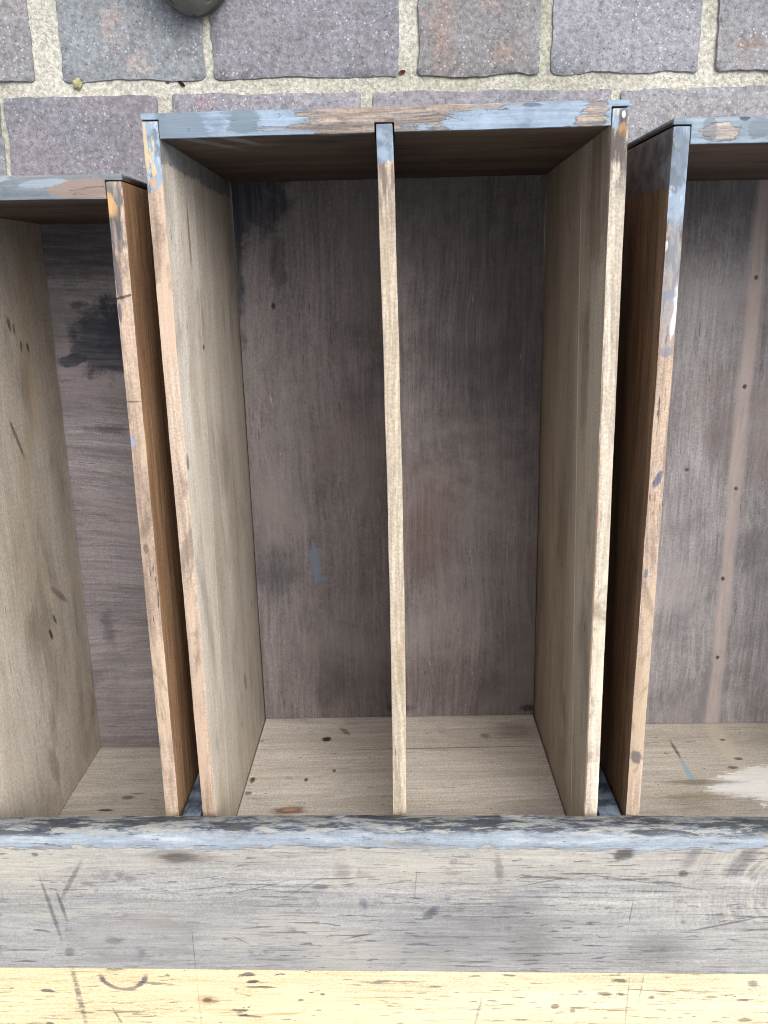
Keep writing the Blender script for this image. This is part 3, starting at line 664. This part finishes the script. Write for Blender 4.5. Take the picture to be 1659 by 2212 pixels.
OUTS = [((-0.0095, z), 0.0062, 0.0012, -0.05, lin(22, 20, 20), 0.95) for z in (-0.0047, -0.0405, -0.0872)]
center = dict(
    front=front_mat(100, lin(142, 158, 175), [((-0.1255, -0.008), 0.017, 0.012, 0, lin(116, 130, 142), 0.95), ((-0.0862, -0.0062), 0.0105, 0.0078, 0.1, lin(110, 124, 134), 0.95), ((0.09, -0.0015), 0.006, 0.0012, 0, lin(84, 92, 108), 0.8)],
        [((-0.118, -0.012), 0.0045, 0.045, 0.5, lin(120, 126, 130), 0.5), ((-0.095, -0.010), 0.0045, 0.028, 0.45, lin(128, 132, 134), 0.55), ((-0.03, -0.001), 0.012, 0.006, 0, lin(112, 120, 124), 0.5)],
        [((-0.005, -0.004), 0.048, 0.016, 0.02, 1.0), ((0.055, 0.0005), 0.035, 0.004, 0.03, 0.9), ((0.128, -0.009), 0.010, 0.008, 0.9, 0.95), ((-0.06, -0.0115), 0.02, 0.0016, 0, 0.6)]),
    left=side_mat(110, 1, PINK, lin(198, 172, 148), INSIDE_LIT, OUT_D, 0.046, BLUE, [((-0.1485, -0.02), 0.0014, 0.016, 0, CREAM, 0.8), ((-0.1445, -0.033), 0.0015, 0.004, 0, CREAM, 0.8), ((-0.1455, -0.040), 0.002, 0.003, 0, lin(196, 160, 120), 0.9)],
        [((-0.1472, -0.0792), 0.0022, 0.0028, 0, lin(24, 22, 22), 0.95), ((-0.22, -0.004), 0.006, 0.003, 0, lin(70, 76, 88), 0.7), ((-0.452, -0.1455), 0.010, 0.005, 0.4, lin(96, 82, 66), 0.6), ((-0.24, -0.12), 0.03, 0.02, 0.2, lin(110, 98, 78), 0.35), ((-0.07, -0.06), 0.02, 0.003, 0, lin(84, 74, 62), 0.6), ((-0.5, -0.02), 0.03, 0.012, 0, lin(176, 156, 120), 0.5)]),
    right=side_mat(120, -1, PALE, lin(226, 214, 190), INSIDE_SHADED, OUT_D, 0.0165, BLUE, [((0.1462, -0.0120), 0.0027, 0.009, 0.0, lin(84, 76, 78), 1.0), ((0.1463, -0.0168), 0.0026, 0.0042, 0.0, lin(176, 134, 88), 0.9), ((0.1452, -0.0265), 0.005, 0.008, 0.0, lin(92, 80, 76), 0.75), ((0.1464, -0.0082), 0.0013, 0.0022, 0, lin(246, 246, 244), 1.0), ((0.1402, -0.36), 0.0007, 0.21, 0, lin(128, 88, 60), 0.85)],
        [((-0.17, -0.05), 0.05, 0.012, 0.0, lin(100, 86, 68), 0.5), ((-0.05, -0.03), 0.05, 0.03, 0.0, lin(92, 72, 52), 0.6), ((-0.45, -0.085), 0.012, 0.006, 0, lin(96, 86, 72), 0.6)], dark_front=0.045),
    back=back_mat(130, *BACKW, [((-0.0717, -0.1894), 0.0045, 0.0042, 0, lin(40, 32, 26), 0.95, 0.3, 0.6), ((-0.0547, -0.2043), 0.0028, 0.008, -0.6, lin(96, 82, 68), 0.7, 0.4, 0.6), ((-0.0947, -0.0718), 0.0135, 0.0055, -0.15, lin(110, 70, 44), 0.85, 0.4, 0.7), ((-0.0947, -0.0718), 0.006, 0.0022, -0.1, lin(206, 164, 122), 0.8, 0.4, 0.4),
        ((-0.0604, -0.1324), 0.0017, 0.003, 0, lin(60, 50, 42), 0.9, 0.4, 0.3), ((-0.085, -0.118), 0.002, 0.0028, 0, lin(60, 50, 42), 0.9, 0.4, 0.3), ((-0.134, -0.119), 0.0022, 0.0045, 0, lin(40, 34, 30), 0.95, 0.4, 0.3), ((-0.1345, -0.098), 0.003, 0.003, 0, lin(54, 46, 40), 0.8, 0.4, 0.7),
        ((0.05, -0.17), 0.09, 0.0009, -0.01, lin(92, 78, 62), 0.7, 0.4, 0.6), ((0.085, -0.192), 0.005, 0.004, 0, lin(110, 96, 78), 0.7, 0.4, 0.6), ((0.115, -0.2), 0.02, 0.016, 0, lin(120, 104, 84), 0.5, 0.6, 0.6)]),
    floor=floor_mat(140, 'y', *PLY, [((-0.128, -0.030), 0.040, 0.030, 0.2, lin(44, 46, 58), 0.9, 0.4, 0.7), ((-0.1385, -0.075), 0.006, 0.075, 0.0, lin(46, 48, 60), 0.85, 0.4, 0.7), ((-0.1006, -0.085), 0.007, 0.024, -0.1, lin(58, 56, 60), 0.7, 0.5, 0.8), ((-0.107, -0.121), 0.002, 0.003, 0, lin(24, 22, 24), 0.9, 0.4, 0.4),
        ((-0.0793, -0.366), 0.0042, 0.020, 0.05, lin(108, 122, 138), 0.85, 0.25, 0.5), ((-0.0745, -0.385), 0.006, 0.0025, 0.1, lin(104, 118, 132), 0.8, 0.25, 0.5), ((-0.118, -0.38), 0.02, 0.022, 0, lin(62, 64, 70), 0.6, 0.7, 0.8), ((0.030, -0.33), 0.03, 0.06, -0.3, lin(98, 66, 58), 0.45, 0.8, 0.6),
        ((0.085, -0.14), 0.07, 0.13, 0.1, lin(56, 50, 50), 0.6, 0.6, 0.5), ((0.03, -0.5), 0.08, 0.03, 0, lin(68, 50, 50), 0.4, 0.8, 0.5), ((0.062, -0.022), 0.006, 0.005, 0, lin(120, 116, 112), 0.7, 0.4, 0.9), ((0.0, -0.528), 0.012, 0.006, 0, lin(40, 38, 42), 0.7, 0.4, 0.7), ((0.134, -0.53), 0.008, 0.004, 0, lin(34, 32, 36), 0.8, 0.4, 0.6)], 0.08),  # the large dark patch paints the right wall's shade onto the floor
    divider=divider_mat(150, TAN))
LEFTB = lin(116, 124, 130)
left = dict(
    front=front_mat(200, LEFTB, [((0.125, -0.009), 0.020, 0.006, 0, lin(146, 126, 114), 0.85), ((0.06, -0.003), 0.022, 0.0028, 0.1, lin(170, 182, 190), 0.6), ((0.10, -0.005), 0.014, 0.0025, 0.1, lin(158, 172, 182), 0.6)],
        [], [((0.08, 0.001), 0.05, 0.0016, 0.0, 0.7), ((0.135, -0.0105), 0.012, 0.004, 0.0, 0.7)]),
    left=side_mat(210, 1, PINK, lin(198, 172, 148), INSIDE_LIT, OUT_D, 0.045),
    right=side_mat(220, -1, PINK, lin(204, 180, 152), INSIDE_SHADED, OUTER, 0.0, BLUE, [((0.1430, -0.0125), 0.0055, 0.009, 0.0, lin(112, 112, 112), 0.8), ((0.1420, -0.0195), 0.0032, 0.008, 0.2, lin(208, 168, 112), 0.95), ((0.1440, -0.035), 0.0042, 0.013, 0.0, lin(86, 84, 90), 0.75), ((0.1418, -0.062), 0.0022, 0.014, 0.05, lin(78, 78, 88), 0.8), ((0.1412, -0.085), 0.0012, 0.006, 0, lin(74, 76, 90), 0.8),
        ((0.1440, -0.0745), 0.006, 0.0008, 0.25, lin(52, 44, 40), 0.9), ((0.1412, -0.169), 0.0017, 0.0032, 0.3, lin(140, 160, 200), 0.8), ((0.1435, -0.245), 0.002, 0.0035, 0, lin(104, 90, 78), 0.8), ((0.1440, -0.142), 0.006, 0.0006, 0, lin(80, 66, 56), 0.8)], dark_front=0.05, cream=0.9),
    back=back_mat(230, lin(190, 181, 169), lin(207, 199, 187), lin(220, 213, 202), [((0.060, -0.142), 0.006, 0.003, 0, lin(96, 80, 62), 0.8, 0.4, 0.6), ((0.045, -0.122), 0.007, 0.0018, 0, lin(56, 46, 38), 0.9, 0.4, 0.4), ((0.068, -0.148), 0.007, 0.0012, 0, lin(84, 70, 56), 0.7, 0.4, 0.4)]),
    floor=floor_mat(240, 'x', lin(116, 110, 111), lin(136, 129, 130), lin(154, 147, 148), [((0.055, -0.120), 0.036, 0.031, -0.3, lin(48, 52, 64), 0.95, 0.28, 0.45), ((0.0200, -0.135), 0.014, 0.006, 0.15, lin(54, 56, 66), 0.9, 0.2, 0.6), ((0.075, -0.105), 0.028, 0.030, 0.5, lin(48, 50, 62), 0.9, 0.2, 0.5), ((0.035, -0.03), 0.05, 0.025, 0, lin(60, 62, 64), 0.6, 0.7, 0.5),  # last patch here: soft painted shade at the floor's front end
        ((0.045, -0.2), 0.02, 0.004, 0, lin(62, 58, 62), 0.6, 0.5, 0.9), ((0.03, -0.085), 0.007, 0.003, 0, lin(58, 54, 54), 0.7, 0.5, 0.9), ((0.025, -0.40), 0.006, 0.02, 0.1, lin(78, 74, 82), 0.6, 0.6, 0.8)], 0.0, False, lin(146, 136, 136), False),
    divider=None)
g = G('left_drawer_divider_wood', 0.62, 0.3)
yz = g.vec(g.y, g.z)
c, h = grain(g, 'y', 251, *INSIDE_LIT, 0.3, 0.25, 0.5)
c = grime(g, c, 252, lin(100, 88, 70), 14, 0.5, 0.74, 0.6, (1, 0.5, 1.3)); c = grime(g, c, 256, lin(186, 164, 126), 9, 0.5, 0.72, 0.5, (1, 0.5, 1))
dd = g.ma('ABSOLUTE', g.sub(g.z, g.mad(g.y, -0.06, -0.132)))
c = g.mix(c, lin(196, 182, 156), g.mul(g.ramp(dd, 0.0010, 0.0003), 0.6))
for (p, rx, ry, ro, colr, op) in (((-0.0969, -0.142), 0.006, 0.0025, 0.3, lin(48, 46, 44), 0.85), ((-0.102, -0.150), 0.005, 0.0016, 0.1, lin(44, 42, 40), 0.85), ((-0.118, -0.1728), 0.004, 0.002, 0.5, lin(44, 44, 44), 0.9), ((-0.116, -0.160), 0.005, 0.0016, 0, lin(46, 44, 42), 0.8),
        ((-0.19, -0.13), 0.018, 0.0022, 0.5, lin(82, 74, 62), 0.75), ((-0.3716, -0.1463), 0.006, 0.0025, 0.4, lin(54, 44, 34), 0.9), ((-0.362, -0.158), 0.006, 0.0016, 0.5, lin(54, 44, 34), 0.9), ((-0.345, -0.175), 0.02, 0.003, 0.9, lin(92, 84, 76), 0.6), ((-0.36, -0.12), 0.02, 0.02, 0, lin(138, 128, 118), 0.4), ((-0.49, -0.12), 0.02, 0.008, 0.3, lin(116, 96, 74), 0.5)):
    c = g.mix(c, colr, g.mul(g.blob(yz, p[0], p[1], rx, ry, ro, 0.35, 0.6, 160), op))
left['divider'] = g.finish(c, h, 0.0006, 0.5)
right = dict(
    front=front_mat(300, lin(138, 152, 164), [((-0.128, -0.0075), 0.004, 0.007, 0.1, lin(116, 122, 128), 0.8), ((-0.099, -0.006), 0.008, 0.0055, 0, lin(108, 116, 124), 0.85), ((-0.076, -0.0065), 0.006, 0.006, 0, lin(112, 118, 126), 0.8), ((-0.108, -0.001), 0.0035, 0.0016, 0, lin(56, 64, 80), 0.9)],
        [], [((-0.122, -0.008), 0.011, 0.0045, 0.0, 0.9), ((-0.06, -0.009), 0.018, 0.004, 0, 0.7)]),
    left=side_mat(310, 1, PINK, lin(190, 168, 140), INSIDE_LIT, OUT_D, 0.062, lin(146, 164, 184), [((-0.1445, -0.020), 0.006, 0.016, 0, lin(104, 112, 120), 0.8), ((-0.1492, -0.0727), 0.0012, 0.0028, 0, lin(248, 248, 246), 1.0), ((-0.1408, -0.105), 0.0014, 0.0085, 0.05, WHITE, 0.95), ((-0.1415, -0.120), 0.0018, 0.009, -0.1, WHITE, 0.95),
        ((-0.145, -0.102), 0.004, 0.003, 0.2, lin(98, 104, 124), 0.8), ((-0.145, -0.138), 0.004, 0.0035, 0.2, lin(112, 116, 132), 0.7), ((-0.1440, -0.2218), 0.0022, 0.0055, -0.3, lin(62, 76, 108), 0.95), ((-0.1475, -0.289), 0.0015, 0.003, 0, lin(92, 100, 124), 0.85), ((-0.1450, -0.432), 0.004, 0.006, 0.3, lin(70, 66, 76), 0.75), ((-0.145, -0.09), 0.0055, 0.045, 0, lin(152, 158, 166), 0.55)], dark_front=0.1, outs=OUTS),
    right=side_mat(320, -1, PINK, lin(204, 180, 152), INSIDE_SHADED, OUT_D, 0.04),
    back=back_mat(330, lin(178, 169, 156), lin(196, 187, 174), lin(209, 201, 189), [((0.018, -0.130), 0.060, 0.022, -0.25, lin(250, 248, 243), 0.97, 0.08, 0.5), ((0.04, -0.115), 0.045, 0.03, -0.3, lin(250, 248, 243), 0.95, 0.08, 0.5), ((-0.0512, -0.144), 0.0024, 0.021, -0.02, lin(150, 180, 196), 0.85, 0.3, 0.4), ((-0.0507, -0.182), 0.0016, 0.016, 0.0, lin(78, 66, 56), 0.8, 0.4, 0.6),
        ((0.0, -0.2), 0.009, 0.05, 0.0, lin(214, 202, 182), 0.65, 0.5, 0.4), ((-0.045, -0.128), 0.03, 0.004, 0.0, lin(120, 106, 88), 0.75, 0.5, 0.6), ((-0.055, -0.105), 0.03, 0.007, 0.0, lin(134, 118, 92), 0.6, 0.6, 0.6), ((0.001, -0.2), 0.003, 0.002, 0, lin(76, 66, 56), 0.9, 0.4, 0.4), ((0.004, -0.166), 0.004, 0.002, 0, lin(60, 54, 48), 0.9, 0.4, 0.4), ((-0.007, -0.151), 0.005, 0.0025, 0, lin(80, 72, 62), 0.9, 0.4, 0.6), ((0.02, -0.127), 0.004, 0.003, 0, lin(70, 62, 54), 0.9, 0.4, 0.4)]),
    floor=floor_mat(340, 'y', lin(124, 120, 121), lin(144, 139, 139), lin(161, 155, 155), [((-0.05, -0.02), 0.09, 0.05, 0.0, lin(66, 62, 62), 0.6, 0.7, 0.5), ((0.045, -0.1), 0.03, 0.09, 0.0, lin(80, 70, 72), 0.5, 0.7, 0.5), ((-0.045, -0.27), 0.002, 0.002, 0, lin(50, 46, 46), 0.8, 0.4, 0.4)], 0.06, True, lin(160, 153, 153)))  # first patch is painted shade under the drawer front

drawer('middle drawer pulled out farthest, one upright divider down its centre, dark stained floor', (0.0, 0.49463, 0.0), 0.01423, -0.00509, center, 0.0, 0.0018, 10)
drawer('drawer on the left with a navy blotch on its floor, pulled out least', (-0.31329, 0.45679, 0.00474), 0.00518, 0.00613, left, -0.00107, 0.0, 20)
drawer('drawer on the right without divider, pale bare strip and nail holes along its grey floor', (0.32327, 0.4848, 0.01342), 0.00711, 0.01277, right, None, 0.0, 30)

# ------------------------------------------------------------------ clog at the top of the picture
def clog():
    g = G('grey_green_foam', 0.55, 0.35)
    n = g.noise(g.scaled(30, 30, 30), 1.0, 5.0, 0.6)
    c = g.cramp(n, [(0.35, lin(92, 94, 86)), (0.55, lin(112, 112, 104)), (0.7, lin(128, 128, 120))])
    foam = g.finish(c, g.noise(g.scaled(600, 600, 600), 1.0, 2.0), 0.0003, 0.4)
    g = G('dark_sole_rubber', 0.7, 0.3); sole_m = g.finish(g.cramp(g.noise(g.scaled(50, 50, 50), 1.0, 4.0), [(0.3, lin(70, 71, 66)), (0.7, lin(92, 93, 86))]))
    cx, tip, ln = -0.1975, 0.6555, 0.275
    t = thing('clog', 'toe of a grey green rubber clog with vent slots standing on the stone setts', 'shoe', (cx, tip + ln / 2, GZ + 0.003))
    P = Vector((0, -ln / 2, -0.0))
    def hw(s):
        if s < 0.09: w = 0.052 * math.sqrt(max(0, 1 - (1 - s / 0.09) ** 2))
        else: w = 0.052 - 0.016 * max(0, min(1, (s - 0.09) / 0.12)) ** 1.2
        e = ln - s
        if e < 0.04: w *= math.sqrt(max(0, 1 - (1 - e / 0.04) ** 2))
        return w
    # sole: stacked outlines with a lip round the edge
    ss = [ln * (0.5 - 0.5 * math.cos(math.pi * i / 40)) for i in range(41)]
    outline = [(hw(s), s) for s in ss] + [(-hw(s), s) for s in reversed(ss[1:-1])]
    bm = bmesh.new(); rings = []
    for z, k in ((0.0, 0.94), (0.004, 0.985), (0.010, 1.0), (0.015, 1.0), (0.0165, 0.985), (0.0165, 0.95)):
        rings.append([bm.verts.new((x * k, ln / 2 + (s - ln / 2) * (1 - (1 - k) * 0.5), z)) for x, s in outline])
    m = len(outline)
    for a, b in zip(rings, rings[1:]):
        for i in range(m): bm.faces.new((a[i], a[(i + 1) % m], b[(i + 1) % m], b[i]))
    bm.faces.new(rings[-1]); bm.faces.new(list(reversed(rings[0])))
    bmesh.ops.recalc_face_normals(bm, faces=bm.faces)
    me = bpy.data.meshes.new('sole'); bm.to_mesh(me); bm.free(); smooth(me, 45)
    link('sole', me, sole_m, t, P)
    # upper: half-tube over the toes, open behind, vent slots cut along the sides
    bm = bmesh.new(); NS, NA = 64, 72; end = 0.135
    grid = []
    for i in range(NS + 1):
        u = i / NS; s = 0.00004 + end * (u ** 1.9)
        w = hw(s) * 0.955; hgt = 0.060 * math.sqrt(max(0, 1 - (1 - min(1, s / 0.11)) ** 2)) + 0.004
        grid.append([bm.verts.new((w * math.cos(math.pi * j / NA) * (1 if True else 1), s, 0.0150 + hgt * math.sin(math.pi * j / NA) ** 0.8)) for j in range(NA + 1)])
    def vent(u_s, a):
        ad = min(a, 180 - a)
        for sc, ac, rs, ra in ((0.0105, 27, 0.0038, 7.0), (0.042, 26, 0.006, 6), (0.066, 24, 0.006, 6), (0.09, 24, 0.006, 6), (0.062, 58, 0.005, 6), (0.088, 58, 0.005, 6), (0.088, 84, 0.005, 5)):
            if ((u_s - sc) / rs) ** 2 + ((ad - ac) / ra) ** 2 < 1: return True
        return False
    for i in range(NS):
        for j in range(NA):
            s = (grid[i][j].co.y + grid[i + 1][j].co.y) / 2
            if vent(s, 180 * (j + 0.5) / NA): continue
            bm.faces.new((grid[i][j], grid[i][j + 1], grid[i + 1][j + 1], grid[i + 1][j]))
    bmesh.ops.recalc_face_normals(bm, faces=bm.faces)
    me = bpy.data.meshes.new('upper'); bm.to_mesh(me); bm.free(); smooth(me, 60)
    o = link('upper', me, foam, t, P)
    sd = o.modifiers.new('thickness', 'SOLIDIFY'); sd.thickness = 0.0035; sd.offset = -1
    # low wall round the heel and the strap
    bm = bmesh.new(); rows = []
    hs_ = [0.128 + (ln - 0.128 - 0.003) * math.sin(math.pi / 2 * i / 24) for i in range(25)]
    path = [(hw(s) * 0.95, s) for s in hs_] + [(-hw(s) * 0.95, s) for s in reversed(hs_[:-1])]
    for (x, s) in path: rows.append([bm.verts.new((x * k, s, z)) for k, z in ((1, 0.015), (1.01, 0.030), (0.97, 0.042))])
    for a, b in zip(rows, rows[1:]):
        for i in range(2): bm.faces.new((a[i], b[i], b[i + 1], a[i + 1]))
    me = bpy.data.meshes.new('heel_wall'); bm.to_mesh(me); bm.free(); smooth(me, 60)
    o = link('heel_wall', me, foam, t, P); sd = o.modifiers.new('thickness', 'SOLIDIFY'); sd.thickness = 0.004; sd.offset = 0
    bm = bmesh.new(); rows = []
    for i in range(33):
        a = math.pi * i / 32; x = 0.047 * math.cos(a); s = 0.125 + 0.145 * math.sin(a)
        rows.append([bm.verts.new((x, s, z)) for z in (0.052, 0.070)])
    for a, b in zip(rows, rows[1:]): bm.faces.new((a[0], b[0], b[1], a[1]))
    me = bpy.data.meshes.new('heel_strap'); bm.to_mesh(me); bm.free(); smooth(me, 60)
    o = link('heel_strap', me, foam, t, P); sd = o.modifiers.new('thickness', 'SOLIDIFY'); sd.thickness = 0.004; sd.offset = 0
clog()

# ------------------------------------------------------------------ small litter on the mortar
def lump(name, loc, size, mat_cols, label, cat, seed, rough=0.7):
    bm = bmesh.new(); bmesh.ops.create_icosphere(bm, subdivisions=3, radius=1)
    for v in bm.verts:
        v.co *= 1 + 0.45 * noise.noise(v.co * 1.3 + Vector((seed, seed, 0)))
        v.co = Vector((v.co.x * size[0], v.co.y * size[1], max(v.co.z, -0.6) * size[2]))
    me = bpy.data.meshes.new(name); bm.to_mesh(me); bm.free(); smooth(me, 80)
    g = G(name + '_surface', rough)
    mt = g.finish(g.cramp(g.noise(g.scaled(300, 300, 300, seed), 1.0, 3.0), [(0.35, mat_cols[0]), (0.65, mat_cols[1])]))
    o = link(name, me, mt, None, loc); o['label'] = label; o['category'] = cat
    return o
lump('pebble', (-0.3298, 0.5975, GZ + 0.001), (0.0044, 0.0062, 0.0045), (lin(150, 142, 104), lin(190, 182, 142)), 'small yellowish pebble on the mortar below the blue grey sett', 'pebble', 3)

def scrap(name, loc, ln, wd, ang, colr, label, cat, curl=0.3, seed=0):
    bm = bmesh.new(); n = 8; rows = []
    for i in range(n + 1):
        t = i / n * 2 - 1; w = wd / 2 * math.sqrt(max(0.02, 1 - t * t)) * (1 + 0.4 * noise.noise(Vector((t * 3, seed, 0))))
        rows.append([bm.verts.new((t * ln / 2, s * w, curl * ln * (t * t * 0.4 + abs(s) * 0.15) + 0.0004)) for s in (-1, 0, 1)])
    for a, b in zip(rows, rows[1:]):
        for i in range(2): bm.faces.new((a[i], b[i], b[i + 1], a[i + 1]))
    bmesh.ops.solidify(bm, geom=list(bm.faces), thickness=0.0004)
    me = bpy.data.meshes.new(name); bm.to_mesh(me); bm.free(); smooth(me, 50)
    g = G(name + '_surface', 0.7); mt = g.finish(g.mix(colr, tuple(q * 0.6 for q in colr[:3]) + (1,), g.noise(g.scaled(400, 400, 400), 1.0, 3.0)))
    o = link(name, me, mt, None, loc); o.rotation_euler = (0, 0, ang); o['label'] = label; o['category'] = cat
MZ = GZ - 0.0014
scrap('dead_leaf', (-0.2190, 0.5960, MZ), 0.0085, 0.0034, -0.6, lin(58, 42, 34), 'curled dark brown leaf scrap on the mortar behind the middle drawer', 'leaf scrap', 0.5, 1)
scrap('leaf_fragment', (-0.2340, 0.5985, MZ), 0.005, 0.0032, 0.1, lin(150, 92, 56), 'tiny orange brown leaf scrap beside the dark curled one', 'leaf scrap', 0.2, 2)
scrap('petal', (0.0148, 0.6045, MZ + 0.001), 0.0075, 0.0042, 0.2, lin(128, 52, 46), 'small dark red petal scrap in the joint between two setts', 'petal', 0.3, 3)
